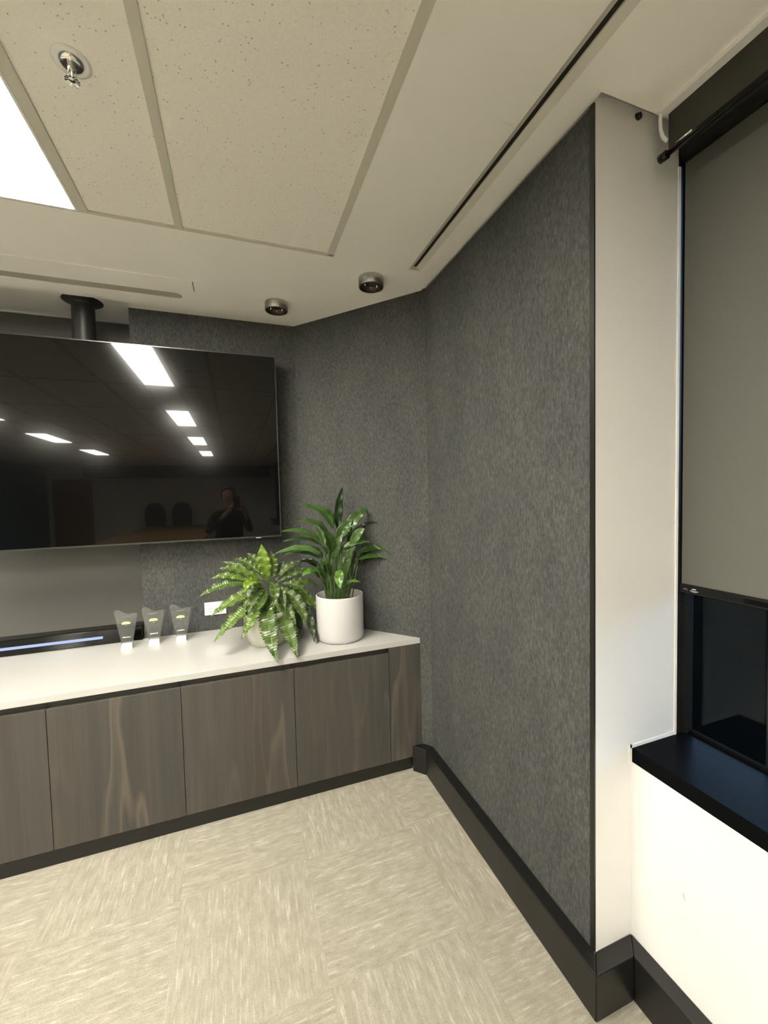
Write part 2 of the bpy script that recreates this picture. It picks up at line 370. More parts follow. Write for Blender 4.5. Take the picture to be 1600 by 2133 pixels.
# shallow white panel above the television niche, with its air slot
t = empty('ceiling_vent_panel', (-1.2, 2.45, H), 'off-white ceiling panel with long rounded slot above television niche', 'air vent')
def rnd_slot():
    m_ = MB(); x0, x1, ya, yb = -1.6, 1.03, -.13, .17; s0, s1 = .026, .092; xe = .93; z0, z1 = -.004, .0
    # plate around a slot open on the left end
    n = 8; c = (s0+s1)/2; rr = (s1-s0)/2
    arc = [(xe + rr*math.sin(math.pi*k/n), c - rr*math.cos(math.pi*k/n)) for k in range(n+1)]
    low = [(x0, ya), (x1, ya), (x1, c), arc[n//2]] + [arc[k] for k in range(n//2-1, -1, -1)] + [(x0, s0)]
    up = [(x0, s1)] + [arc[k] for k in range(n, n//2-1, -1)] + [(x1, c), (x1, yb), (x0, yb)]
    m_.prism(low, z0, z1); m_.prism(up, z0, z1); return m_
rnd_slot().build('plate', M_CEIL, t)
MB().box(-1.6, .97, .02, .10, -.0006, .0).build('slot', mat('slot shade grey', (.42, .40, .33), .7), t)
MB().box(1.030, 1.062, -.13, .0, -.002, .0).build('end_strip', M_CEIL, t)
MB().box(1.027, 1.030, -.125, -.02, -.0045, .0).build('gap', M_SLOTB, t)
# bare lamp canopies
def canopy(x, y, label):
    t = empty('lamp_canopy', (x, y, H), label, 'light fitting', 'brushed nickel ceiling canopies without their lamps')
    R = .064
    MB().lathe([(R, 0), (R, -.044), (R-.0035, -.046), (R-.005, -.0445)], n=48).build('ring', M_NICKEL, t)
    MB().lathe([(R-.0052, -.0443), (R-.0052, -.022), (.0, -.022)], n=48).build('inner_plate', M_DARKIN, t)
    MB().lathe([(.0045, -.022), (.0045, -.046), (.003, -.049), (0, -.049)], n=14).build('centre_pin', M_CHROME, t)
    for s in (-1, 1):
        MB().lathe([(.0033, -.022), (.0033, -.040), (.0, -.040)], (s*.032, 0, 0), n=12).build('pin', M_CHROME, t)
canopy(.690, 2.035, 'round brushed nickel ceiling canopy closer to the slot diffuser')
canopy(.255, 2.450, 'round brushed nickel ceiling canopy closer to the television')
# sprinkler
t = empty('sprinkler_head', (-.352, 1.277, H+.005), 'chrome fire sprinkler head hanging from the speckled ceiling tile', 'sprinkler')
MB().lathe([(.043, 0), (.043, -.0025), (.034, -.004), (.028, -.002)], n=40).build('rim', M_TRIMW, t)
MB().lathe([(.028, -.002), (.026, -.008), (.020, -.011), (.012, -.010), (0, -.010)], n=40).build('cup', M_CHROME, t)
MB().lathe([(.008, -.008), (.009, -.020), (.006, -.024), (0, -.024)], n=16).build('body', M_NICKEL, t)
MB().lathe([(.0022, -.024), (.0022, -.040)], n=8).build('bulb', M_PRINT, t)
for s in (-1, 1):
    MB().tube([(s*.006, 0, -.022), (s*.010, 0, -.032), (s*.004, 0, -.044)], .0017, 8).build('frame_arm', M_CHROME, t)
g = MB()
for k in range(12):
    a = 2*math.pi*k/12; ca, sa = math.cos(a), math.sin(a); cb, sb = math.cos(a+.17), math.sin(a+.17); cc, sc_ = math.cos(a-.17), math.sin(a-.17)
    g.poly([(.004*ca, .004*sa, -.044), (.0165*cc, .0165*sc_, -.047), (.0165*cb, .0165*sb, -.047), (.004*ca, .004*sa, -.0455), (.0165*cc, .0165*sc_, -.0485), (.0165*cb, .0165*sb, -.0485)], [(0,1,2),(5,4,3),(0,3,4,1),(1,4,5,2),(2,5,3,0)])
g.lathe([(.0, -.0435), (.007, -.0435), (.007, -.047), (0, -.047)], n=16)
g.build('deflector', M_CHROME, t)
# ================================================================ WINDOW AND BLIND
M_SEAL = mat('matt black seal', (.004, .004, .004), .8, spec=.03)
bays = [(Y3, -.55), (-.55, -2.55), (-2.55, -4.55), (-4.55, -6.55), (-6.55, -8.55), (-8.55, YR)]
for i, (yb, ya) in enumerate(bays):
    wf = MB().box(1.385, 1.423, yb-.012, yb+.0, ZS, H).box(1.385, 1.423, ya, ya+.012, ZS, H).box(1.385, 1.44, ya, yb, H-.04, H).build('window_%d' % (i+1), M_BLACK, label='black framed window behind the grey blind' if i == 0 else None, **S)
    MB().box(1.419, 1.423, ya+.012, yb-.012, ZS-.03, H-.04).build('pane', M_PANE, wf)
    MB().box(1.405, 1.4188, ya+.012, yb-.012, ZS, ZS+.009).build('glazing_bead', M_SEAL, wf)
    if i == 0: MB().box(1.414, 1.4185, .710, .713, ZS, H-.04).build('mullion', M_BLACK, wf)
# closing strip between the wall end and the window frame
MB().box(XW+.0003, 1.4235, Y3, Y3+.05, ZS-.1, H+.05).build('trim_7', M_BLACK, label='black window reveal', **S)
def blind(yb, ya, label, main=False):
    t = empty('roller_blind', (1.365, (ya+yb)/2, 1.25), label, 'roller blind', 'grey roller blinds on the window wall')
    h = (yb-ya)/2 - .004; zb_, zt_ = .0, 1.36
    MB().box(-.0006, .0006, -h, h, .028, zt_).build('blind_fabric', M_BLIND, t)
    MB().extr([(-.007, .002), (-.009, .008), (-.009, .022), (-.005, .030), (.005, .030), (.007, .022), (.007, .004), (.003, .0), (-.004, .0)], 'Y', -h, h).build('bottom_rail', M_GLOSSB, t, bevel=.001)
    MB().tube([(.0, -h, 1.385), (.0, h, 1.385)], .026, 20).build('roller_tube', M_BLACK, t)
    if main:
        y = h - .004
        # maker's marks at the end of the rail: a small arch and three dots above a line of tiny print
        g = MB(); r_ = .0065; cy = y - .014
        pts = [(-.0095, cy + r_*math.cos(math.pi*k/10), .012 + r_*.8*math.sin(math.pi*k/10)) for k in range(11)]
        g.tube(pts, .0006, 6); g.tube([(p[0], cy + (p[1]-cy)*.5, .012 + (p[2]-.012)*.55) for p in pts], .0005, 6); g.build('arch_mark', M_PRINTD, t)
        g = MB(); cy = y - .040
        for k in (-1, 0, 1): g.poly([(-.0094, cy + k*.0042 + .0019*math.cos(a*.785), .0185 + .0019*math.sin(a*.785)) for a in range(8)], [tuple(range(8))])
        random.seed(3); yy = cy + .0115
        while yy > cy - .0115:
            ww = random.uniform(.0006, .0016); hh = random.choice((.0014, .0018, .0022)); g.box(-.0096, -.0092, yy-ww, yy, .0115, .0115+hh); yy -= ww + .0005
        yy = cy + .007
        while yy > cy - .007:
            ww = random.uniform(.0005, .0011); g.box(-.0096, -.0092, yy-ww, yy, .0088, .0098); yy -= ww + .0005
        g.build('small_print', M_PRINT, t)
    return t
blind(.926, -.54, 'grey roller blind with black bottom rail over the window beside the white wall', True)
for i, (yb, ya) in enumerate(bays[1:]):
    blind(yb-.006, ya+.006, 'grey roller blind, %s along the window wall from the fabric wall' % ['second', 'third', 'fourth', 'fifth', 'sixth'][i])
t = empty('blind_pelmet', (1.235, .2, 2.577), 'dark olive pelmet board hiding the roller at the ceiling', 'pelmet')
MB().box(0, .012, YR-.2, .884-.2, .0, .112).build('board', mat('dark pelmet', (.030, .028, .020), .45, spec=.4), t)
MB().tube([(-.002, YR-.2, .0), (-.002, .690, .0)], .0085, 16).build('bottom_tube', M_GLOSSB, t)
MB().tube([(-.0075, .612, .0075), (-.0075, .655, .0075)], .0032, 8).build('glint_rod', M_CHROME, t)  # chrome rod added for the bright glints along the bottom tube
MB().tube([(-.002, .686, .0), (-.002, .708, .0)], .0125, 16).build('tube_end', M_GLOSSB, t)
MB().box(-.028, .012, YR-.2, .890-.2, .112, .123).build('top_bead', M_TRIMW, t)
J = [(-.020, .885-.2, .120), (-.018, .894-.2, .116), (-.014, .899-.2, .100), (-.010, .900-.2, .078), (-.006, .897-.2, .056), (.002, .888-.2, .040)]
MB().tube(J, .0055, 8).build('curved_end', M_TRIMW, t)
# dark screw hole near the ceiling on the narrow wall
o = MB().tube([(1.169, Y3+.001, H+.003), (1.171, Y3-.010, H+.001)], [.010, .008], 12).build('cable_hole', M_SLOTB); tag(o, 'small black cable hole at the top of the narrow white wall', 'cable hole')
# ================================================================ CABINETS AND COUNTER
YC, XCR, ZT, TC, ZD, YK = 2.106, .9598, .768, .0315, .082, 2.1275
seams = [.7664, .2438, -.2811, -.8027, -1.325, -1.848, -2.370, -2.893]
wall_x = lambda y: X1 + dx*(y-YB)/dy
names = ['grey-brown veneer cabinet under the white potted plants', 'grey-brown veneer cabinet left of the one under the plants', 'grey-brown veneer cabinet below the glass trophies', 'grey-brown veneer cabinet at the left edge of the picture']
for i in range(len(seams)-1):
    xb, xa = seams[i], seams[i+1]
    lab = names[i] if i < 4 else 'grey-brown veneer cabinet, %s further left under the television' % ['first', 'second', 'third'][i-4]
    t = empty('cabinet', ((xa+xb)/2, 2.40, 0), lab, 'cabinet', 'veneer cabinets under the white counter')
    hw = (xb-xa)/2; y0 = YC-2.40
    yb_ = .30
    c = MB()
    e = .0008
    c.box(-hw+e, -hw+.017, y0+.021, yb_, ZD, ZT-TC-.001).box(hw-.017, hw-e, y0+.021, yb_, ZD, ZT-TC-.001) if i else c.box(-hw+e, -hw+.017, y0+.021, yb_, ZD, ZT-TC-.001).box(hw-.017, hw-e, y0+.021, -.10, ZD, ZT-TC-.001)
    c.box(-hw+.017, hw-.017, y0+.045, yb_ if i else -.10, ZD, ZD+.017)
    c.build('carcass', M_KICK, t)
    MB().box(-hw+.017, hw-.017, y0+.0195, y0+.032, ZT-TC-.07, ZT-TC-.001).build('finger_rail', M_CARC, t)
    MB().box(-hw+.0013, hw-.0013, y0, y0+.019, ZD, ZT-TC-.030).build('door', M_WOOD, t, bevel=.0006, seg=1)
    MB().box(-hw, hw, YK-2.40, YK-2.40+.016, 0, ZD-.001).build('kickboard', M_KICK, t)
# end filler panel cut along the angled wall
o = MB().prism([(seams[0]+.0013, YC), (XCR-.001, YC), (wall_x(YC+.02)-.002, YC+.02), (seams[0]+.0013, YC+.02)], ZD, ZT-TC-.0005).build('cabinet_end_panel', M_WOOD, bevel=.0005, seg=1)
tag(o, 'narrow veneer filler panel between the last cabinet door and the fabric wall', 'panel')
tag(MB().prism([(seams[0]+.001, YK), (.905, YK), (.905, YK+.016), (seams[0]+.001, YK+.016)], 0, ZD-.001).build('kickboard_end', M_KICK), 'short dark kickboard under the narrow filler panel', 'kickboard')
o = MB().prism([(seams[-1], YC-.001), (XCR-.002, YC-.001), (wall_x(YB-.002)-.003, YB-.003), (XN, YB-.003), (XN, YB-.003), (seams[-1], YB-.003)], ZT-TC, ZT)
o = o.build('counter', M_TOP, bevel=.0015); tag(o, 'long white stone countertop running over the cabinets', 'countertop')
tag(MB().box(seams[-1]-.02, seams[-1]-.001, YC, YB-.003, 0, ZT).build('cabinet_end_panel', M_WOOD), 'veneer side panel closing the far left end of the cabinets', 'panel')
# long black bar at the counter's back edge
t = empty('sound_bar', (-1.65, YB-.02, ZT), 'long glossy black bar lying along the back of the white counter', 'sound bar')
MB().box(-1.2, XN+1.65-.003, -.006, .09, .0, .088).build('body', M_GLOSSB, t, bevel=.006, seg=3)
MB().tube([(-.9, -.0065, .043), (.90, -.0065, .043)], .0075, 12).build('blue_streak', M_STREAK, t, label='pale blue streak along the black bar')  # added emissive tube makes the pale blue streak on the bar
# ================================================================ TELEVISION
t = empty('television', (-.74, 2.62, 1.345), 'large wall television with glossy black screen reflecting ceiling lights', 'television')
x0, x1, z0, z1 = -.995, .995, 0, 1.107; b = .008
MB().box(x0, x1, .004, .045, z0, z1).box(x0+.3, x1-.3, .045, .075, z0+.1, z1-.2).build('housing', M_POST, t, bevel=.003)
MB().box(x0, x1, -.003, .006, z0, z0+b).box(x0, x1, -.003, .006, z1-.005, z1).box(x0, x0+.005, -.003, .006, z0+b, z1-.005).box(x1-.005, x1, -.003, .006, z0+b, z1-.005).build('bezel', mat('dark metal bezel', (.10, .10, .097), .3, .9), t)
MB().poly([(x0+.005, 0, z0+b), (x1-.005, 0, z0+b), (x1-.005, 0, z1-.005), (x0+.005, 0, z1-.005), (x0+.005, .004, z0+b), (x1-.005, .004, z0+b), (x1-.005, .004, z1-.005), (x0+.005, .004, z1-.005)], [(0,1,2,3),(7,6,5,4),(0,4,5,1),(1,5,6,2),(2,6,7,3),(3,7,4,0)]).build('screen', M_SCREEN, t)
MB().box(.845, .872, -.004, -.002, -.0035, .0005).build('badge', M_PRINT, t)
t = empty('television_mount', (-.787, 2.825, H+.04), 'thick black ceiling pole with round flange holding the television', 'television mount')
MB().lathe([(0, -.001), (.100, -.001), (.100, -.005), (.092, -.010), (.062, -.018), (.057, -.03)], n=56).build('flange', M_POST, t)
MB().lathe([(.0565, -.012), (.0565, -.99), (0, -.99)], n=40).build('pole', M_POST, t)
MB().box(-.25, .25, -.128, -.056, -.95, -.45).build('bracket', M_POST, t)
# ================================================================ POWER OUTLET
t = empty('power_outlet', (-.150, YB, .905), 'white double power outlet on fabric wall behind the fern', 'power outlet')
MB().box(-.0625, .0625, -.009, 0, -.040, .040).build('plate', M_PLASTIC, t, bevel=.003)
for s in (-1, 1):
    MB().box(s*.030-.011, s*.030+.011, -.0115, -.008, .012, .028).build('switch', M_PLASTIC, t, bevel=.001)
    g = MB()
    g.box(s*.030-.0014, s*.030+.0014, -.0096, -.008, -.024, -.014)
    for q in (-1, 1):
        cx, cz = s*.030+q*.007, -.002; a = q*math.radians(30)
        u = (math.sin(a)*.0045, math.cos(a)*.0045); v_ = (math.cos(a)*.0012, -math.sin(a)*.0012)
        P = [(cx+u[0]+v_[0], cz+u[1]+v_[1]), (cx+u[0]-v_[0], cz+u[1]-v_[1]), (cx-u[0]-v_[0], cz-u[1]-v_[1]), (cx-u[0]+v_[0], cz-u[1]+v_[1])]
        g.extr(P, 'Y', -.0096, -.008)
    g.build('socket_holes', M_SLOTB, t)
# ================================================================ TROPHIES
def trophy(x, y, rz, label):
    t = empty('glass_trophy', (x, y, ZT), label, 'trophy', 'clear glass trophies on the counter', rz=rz)
    W0, W1, Hh = .0255, .058, .218
    n = 24; top = []
    for k in range(n+1):
        s_ = k/n; xx = W1 - 2*W1*s_                      # from right to left
        q = 1 - s_                                       # 0 left .. 1 right
        zz = Hh - .026*(1/(1+math.exp(-(q-.45)*11))) - .010*max(0, (.12-q)/.12)**2 + .004*math.sin(q*9)
        top.append((xx, zz))
    out = [(-W0, .020), (W0, .020)] + top
    MB().extr([(p[0], p[1]) for p in out], 'Y', -.006, .006).build('blade', M_GLASS, t, bevel=.0015, seg=2)
    # wedge-shaped base block
    MB().poly([(-.0285, -.026, 0), (.0285, -.026, 0), (.0285, .022, 0), (-.0285, .022, 0), (-.024, -.009, .032), (.024, -.009, .032), (.024, .010, .032), (-.024, .010, .032)],
              [(0,3,2,1),(4,5,6,7),(0,1,5,4),(1,2,6,5),(2,3,7,6),(3,0,4,7)]).build('base', M_GLASSF, t, bevel=.001, label='frosted white wedge base')
    g = MB(); pts = []
    for k in range(13): a = math.pi*k/12; pts.append((.022*math.cos(a), .142 + .010*math.sin(a)))
    for k in range(1, 8): pts.append((-.022 + .044*k/8, .142 - (.006 if k % 2 else .003)))
    g.extr(pts, 'Y', -.0072, -.0064).build('emblem', M_LOGO, t, label='scalloped yellow-green oval emblem')
    g = MB(); random.seed(int(x*1000)); xx = -.020
    while xx < .018:
        w_ = random.uniform(.0012, .003); g.box(xx, xx+w_, -.0072, -.0064, .062, .062+random.choice((.003, .004, .006))); xx += w_+.0008
    g.build('small_print', M_PRINT, t)
    MB().box(-.001, .001, -.0072, -.0064, .128, .1315).build('print_dot', M_PRINT, t)
    g = MB(); xx = -.020
    while xx < .018:
        w_ = random.uniform(.0015, .003); g.box(xx, xx+w_, -.0072, -.0064, .178, .178+random.choice((.003, .004))); xx += w_+.0008
    g.build('etched_line', M_PRINTD, t)
trophy(-.603, 2.605, .0, 'clear wavy-topped glass trophy standing in front of the black bar')
trophy(-.470, 2.612, .03, 'clear wavy-topped glass trophy in the middle of the three')
trophy(-.331, 2.612, .0, 'clear wavy-topped glass trophy closest to the fern')
# ================================================================ PLANTS
def pot(name_parent, prof, mt_, soil_r, soil_z):
    MB().lathe(prof, n=64).build('pot', mt_, name_parent)
    MB().lathe([(soil_r, soil_z), (soil_r*.5, soil_z+.006), (0, soil_z+.004)], n=32).build('soil', M_SOIL, name_parent)
def bez(p, n):
    p = [Vector(q) for q in p]; out = []
    for i in range(n+1):
        s_ = i/n; out.append((p[0]*(1-s_)**2 + p[1]*2*s_*(1-s_) + p[2]*s_*s_, (p[1]-p[0])*2*(1-s_) + (p[2]-p[1])*2*s_))
    return out
def leaf(parent, org, ctl, hw, mats, tone, kind, seed):
    rnd = random.Random(seed); org = Vector(org)
    n = 84 if kind == 'fern' else 32
    hw *= .82 if kind == 'fern' else .84
    sp = bez([Vector(c) - org for c in ctl], n)
    rad = (sp[-1][0] - sp[0][0]); rad.z = 0
    if rad.length < 1e-4: rad = Vector((0, -1, 0))
    rad.normalize()
    prof = [-1, -.82, -.5, -.2, 0, .2, .5, .82, 1]
    V, Fc = [], []; ph = rnd.uniform(0, 6); roll = rnd.uniform(-.35, .35); rib = []
    for i, (p, tg) in enumerate(sp):
        s_ = i/n; tg = tg.normalized()
        nn = Vector((0, 0, .75)) + Vector((0, -1, 0))*.55 + rad*.35*s_
        side = tg.cross(nn); 
        if side.length < 1e-4: side = Vector((1, 0, 0))
        side.normalize(); nrm = side.cross(tg).normalized()
        side = (side*math.cos(roll) + nrm*math.sin(roll)).normalized(); nrm = side.cross(tg).normalized()
        if nrm.dot(nn) < 0: nrm = -nrm
        if kind == 'fern':
            wd = hw*(.16 + .84*min(1, s_/.35)**.9)*(1 if s_ < .55 else max(.02, 1-((s_-.55)/.45)**1.5))
            tooth = 1 + (.04, .14, -.26)[i % 3]*(1 if 0 < i < n-1 else 0); wave = .20; fr = 34
        else:
            wd = hw*math.sin(math.pi*min(1, s_**.85*.97+.03))**.75; wd = max(wd, hw*.05) if s_ < .9 else max(wd, hw*.01)
            tooth = 1; wave = .13; fr = 19
        for j, u in enumerate(prof):
            au = abs(u); k = u*wd*(tooth if au > .9 else 1)
            rip = wave*hw*au**1.5*math.sin(fr*s_ + ph + (1.4 if u > 0 else 0)) * min(1, s_*5)*min(1, (1-s_)*4+.2)
            if kind == 'fern': rip += .10*hw*math.sin(2*math.pi*i/3)*(.5-abs(au-.5))*2
            q_ = p + side*k + nrm*(rip + .22*wd*au)
            if q_.y + org.y > 2.09 and q_.z < .003: q_.z = .003
            ov = (q_.x+org.x-X1)*nx + (q_.y+org.y-YB)*ny + .008
            if ov > 0: q_.x -= nx*ov; q_.y -= ny*ov
            if q_.y+org.y > YB-.008: q_.y = YB-.008-org.y
            V.append(q_)
        rib.append(p + nrm*.0012)
        if i:
            for j in range(len(prof)-1):
                a = (i-1)*9+j; Fc.append((a, a+1, a+10, a+9))
    m_ = MB().poly(V, Fc, True)
    m_v = m_.build('leaf', mats[tone], parent, fix=False)
    sd = m_v.modifiers.new('thick', 'SOLIDIFY'); sd.thickness = .0006
    if tone == 2: m_v['label'] = 'bright young leaf'
    if kind == 'fern' or hw > .03:
        k = len(rib)
        MB().tube(rib[:int(k*.93)], [.0016*(1-.75*i/k)*(1 if kind == 'fern' else .5) for i in range(int(k*.93))], 5).build('midrib', M_RIB if kind == 'fern' else M_STEM, m_v)
    return m_v
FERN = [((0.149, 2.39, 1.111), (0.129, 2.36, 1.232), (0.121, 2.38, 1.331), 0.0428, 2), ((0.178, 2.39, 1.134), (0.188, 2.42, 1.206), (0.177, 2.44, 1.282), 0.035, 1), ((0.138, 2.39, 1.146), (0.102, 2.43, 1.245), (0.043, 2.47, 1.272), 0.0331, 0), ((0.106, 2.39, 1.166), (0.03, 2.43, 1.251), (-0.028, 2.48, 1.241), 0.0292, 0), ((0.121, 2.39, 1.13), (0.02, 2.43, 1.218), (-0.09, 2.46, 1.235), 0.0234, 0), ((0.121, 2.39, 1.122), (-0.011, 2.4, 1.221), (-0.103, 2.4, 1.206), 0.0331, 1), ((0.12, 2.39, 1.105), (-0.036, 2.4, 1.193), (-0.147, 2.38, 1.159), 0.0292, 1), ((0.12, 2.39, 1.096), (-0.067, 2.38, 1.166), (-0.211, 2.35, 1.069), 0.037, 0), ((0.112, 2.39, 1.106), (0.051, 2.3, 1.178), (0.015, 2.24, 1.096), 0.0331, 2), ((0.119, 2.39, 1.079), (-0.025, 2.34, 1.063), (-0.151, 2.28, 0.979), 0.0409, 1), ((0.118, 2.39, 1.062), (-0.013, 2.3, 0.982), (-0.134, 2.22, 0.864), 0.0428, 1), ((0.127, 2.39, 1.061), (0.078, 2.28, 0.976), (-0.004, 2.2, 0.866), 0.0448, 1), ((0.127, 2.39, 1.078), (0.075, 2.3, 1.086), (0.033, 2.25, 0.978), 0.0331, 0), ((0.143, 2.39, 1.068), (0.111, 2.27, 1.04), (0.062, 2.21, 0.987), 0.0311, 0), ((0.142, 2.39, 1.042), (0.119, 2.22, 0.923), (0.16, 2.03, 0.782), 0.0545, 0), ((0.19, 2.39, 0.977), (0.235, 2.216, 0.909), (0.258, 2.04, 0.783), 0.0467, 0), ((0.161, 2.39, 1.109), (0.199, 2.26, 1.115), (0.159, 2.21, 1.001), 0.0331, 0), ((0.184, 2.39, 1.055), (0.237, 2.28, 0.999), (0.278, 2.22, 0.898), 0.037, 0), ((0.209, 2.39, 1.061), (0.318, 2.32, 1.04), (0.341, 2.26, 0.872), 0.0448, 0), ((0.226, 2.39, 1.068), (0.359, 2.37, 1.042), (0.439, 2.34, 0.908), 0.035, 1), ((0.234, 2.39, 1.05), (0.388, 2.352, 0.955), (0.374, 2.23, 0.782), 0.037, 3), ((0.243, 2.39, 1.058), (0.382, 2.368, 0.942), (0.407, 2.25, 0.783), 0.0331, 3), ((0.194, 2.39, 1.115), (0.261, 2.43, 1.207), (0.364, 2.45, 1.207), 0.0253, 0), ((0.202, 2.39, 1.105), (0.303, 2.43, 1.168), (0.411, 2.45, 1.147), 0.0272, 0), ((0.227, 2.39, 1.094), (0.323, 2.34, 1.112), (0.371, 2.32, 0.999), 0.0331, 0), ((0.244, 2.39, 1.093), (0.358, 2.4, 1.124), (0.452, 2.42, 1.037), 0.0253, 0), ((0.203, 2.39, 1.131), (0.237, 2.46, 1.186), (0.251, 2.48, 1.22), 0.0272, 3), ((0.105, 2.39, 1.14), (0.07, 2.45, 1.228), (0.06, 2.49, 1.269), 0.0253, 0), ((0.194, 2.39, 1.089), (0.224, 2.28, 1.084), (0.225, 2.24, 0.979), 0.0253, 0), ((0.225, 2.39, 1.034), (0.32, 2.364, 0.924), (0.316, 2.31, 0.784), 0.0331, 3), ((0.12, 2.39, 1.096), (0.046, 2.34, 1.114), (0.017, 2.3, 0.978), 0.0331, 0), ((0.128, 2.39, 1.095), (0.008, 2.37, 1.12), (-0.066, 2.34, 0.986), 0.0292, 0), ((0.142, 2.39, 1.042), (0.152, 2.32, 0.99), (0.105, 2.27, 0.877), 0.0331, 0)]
LILY = [((0.499, 2.26, 0.999), (0.554, 2.34, 1.392), (0.549, 2.36, 1.515), (0.599, 2.39, 1.64), 0.0318, 3), ((0.497, 2.292, 0.992), (0.516, 2.31, 1.405), (0.485, 2.31, 1.527), (0.345, 2.31, 1.542), 0.03, 0), ((0.495, 2.325, 0.984), (0.481, 2.292, 1.374), (0.434, 2.28, 1.47), (0.302, 2.26, 1.456), 0.0243, 0), ((0.497, 2.358, 0.976), (0.461, 2.31, 1.322), (0.362, 2.31, 1.421), (0.22, 2.31, 1.401), 0.0206, 0), ((0.485, 2.29, 0.994), (0.454, 2.322, 1.303), (0.364, 2.33, 1.377), (0.233, 2.34, 1.34), 0.0187, 0), ((0.467, 2.323, 0.988), (0.438, 2.292, 1.257), (0.338, 2.28, 1.341), (0.184, 2.27, 1.285), 0.0253, 1), ((0.475, 2.355, 0.979), (0.433, 2.31, 1.237), (0.341, 2.31, 1.304), (0.231, 2.31, 1.267), 0.0187, 0), ((0.533, 2.288, 0.989), (0.564, 2.298, 1.334), (0.629, 2.29, 1.471), (0.729, 2.31, 1.515), 0.0412, 0), ((0.565, 2.32, 0.978), (0.613, 2.346, 1.344), (0.745, 2.37, 1.472), (0.992, 2.41, 1.401), 0.0169, 3), ((0.561, 2.352, 0.97), (0.612, 2.28, 1.298), (0.645, 2.26, 1.385), (0.686, 2.24, 1.395), 0.0318, 1), ((0.529, 2.285, 0.99), (0.569, 2.286, 1.291), (0.628, 2.27, 1.333), (0.725, 2.26, 1.317), 0.0206, 1), ((0.583, 2.318, 0.976), (0.655, 2.31, 1.247), (0.788, 2.31, 1.319), (0.924, 2.28, 1.225), 0.0253, 0), ((0.603, 2.35, 0.966), (0.66, 2.298, 1.213), (0.789, 2.29, 1.258), (0.937, 2.26, 1.17), 0.0253, 0), ((0.556, 2.282, 0.988), (0.656, 2.34, 1.288), (0.72, 2.36, 1.341), (0.848, 2.39, 1.338), 0.0131, 3), ((0.516, 2.315, 0.984), (0.537, 2.298, 1.301), (0.556, 2.29, 1.413), (0.63, 2.29, 1.446), 0.0393, 0), ((0.514, 2.348, 0.977), (0.501, 2.28, 1.271), (0.49, 2.26, 1.351), (0.445, 2.24, 1.401), 0.0393, 0), ((0.493, 2.28, 0.995), (0.474, 2.274, 1.265), (0.457, 2.25, 1.311), (0.41, 2.23, 1.307), 0.0187, 1), ((0.482, 2.312, 0.989), (0.42, 2.262, 1.135), (0.375, 2.23, 1.212), (0.316, 2.2, 1.164), 0.0243, 2), ((0.528, 2.345, 0.976), (0.535, 2.25, 1.17), (0.516, 2.21, 1.144), (0.519, 2.18, 1.079), 0.0318, 2), ((0.526, 2.278, 0.992), (0.546, 2.256, 1.069), (0.591, 2.22, 1.119), (0.636, 2.19, 1.102), 0.0253, 2), ((0.491, 2.31, 0.988), (0.456, 2.274, 1.121), (0.42, 2.25, 1.205), (0.378, 2.23, 1.178), 0.0281, 0), ((0.519, 2.343, 0.977), (0.488, 2.28, 1.134), (0.465, 2.26, 1.225), (0.423, 2.24, 1.214), 0.0337, 0), ((0.5, 2.275, 0.996), (0.526, 2.31, 1.143), (0.564, 2.31, 1.227), (0.575, 2.31, 1.306), 0.0318, 0), ((0.566, 2.308, 0.981), (0.643, 2.34, 1.145), (0.689, 2.36, 1.247), (0.777, 2.38, 1.262), 0.0243, 3), ((0.482, 2.34, 0.982), (0.445, 2.34, 1.162), (0.39, 2.36, 1.242), (0.329, 2.39, 1.212), 0.0243, 3), ((0.511, 2.272, 0.995), (0.525, 2.328, 1.421), (0.508, 2.34, 1.5), (0.499, 2.36, 1.517), 0.0225, 0), ((0.478, 2.305, 0.991), (0.468, 2.298, 1.046), (0.472, 2.29, 1.099), (0.451, 2.28, 1.172), 0.0281, 0), ((0.536, 2.338, 0.977), (0.562, 2.286, 1.353), (0.595, 2.27, 1.404), (0.615, 2.26, 1.421), 0.0281, 0), ((0.474, 2.27, 1.0), (0.461, 2.31, 1.313), (0.463, 2.31, 1.373), (0.416, 2.33, 1.426), 0.0262, 1), ((0.563, 2.302, 0.982), (0.613, 2.322, 1.258), (0.627, 2.33, 1.327), (0.617, 2.34, 1.389), 0.0281, 3), ((0.559, 2.335, 0.975), (0.629, 2.328, 1.113), (0.653, 2.34, 1.18), (0.653, 2.35, 1.26), 0.0262, 3), ((0.483, 2.268, 0.999), (0.496, 2.328, 1.195), (0.524, 2.34, 1.279), (0.522, 2.34, 1.359), 0.0243, 0), ((0.615, 2.3, 0.977), (0.751, 2.346, 1.454), (0.755, 2.37, 1.499), (0.74, 2.38, 1.535), 0.0075, 3), ((0.47, 2.332, 0.985), (0.418, 2.328, 1.201), (0.361, 2.34, 1.239), (0.303, 2.36, 1.206), 0.0169, 3), ((0.549, 2.265, 0.993), (0.586, 2.292, 1.193), (0.594, 2.28, 1.273), (0.646, 2.27, 1.314), 0.0225, 0), ((0.501, 2.298, 0.99), (0.516, 2.292, 1.234), (0.524, 2.28, 1.321), (0.57, 2.28, 1.37), 0.0243, 0), ((0.479, 2.33, 0.985), (0.452, 2.322, 1.234), (0.429, 2.33, 1.287), (0.389, 2.34, 1.306), 0.0206, 3), ((0.58, 2.262, 0.99), (0.679, 2.334, 1.179), (0.761, 2.35, 1.225), (0.865, 2.37, 1.215), 0.0169, 3), ((0.497, 2.295, 0.991), (0.469, 2.286, 1.152), (0.45, 2.27, 1.208), (0.466, 2.26, 1.242), 0.0243, 0), ((0.533, 2.328, 0.98), (0.566, 2.292, 1.116), (0.583, 2.28, 1.195), (0.605, 2.26, 1.231), 0.0243, 0)]

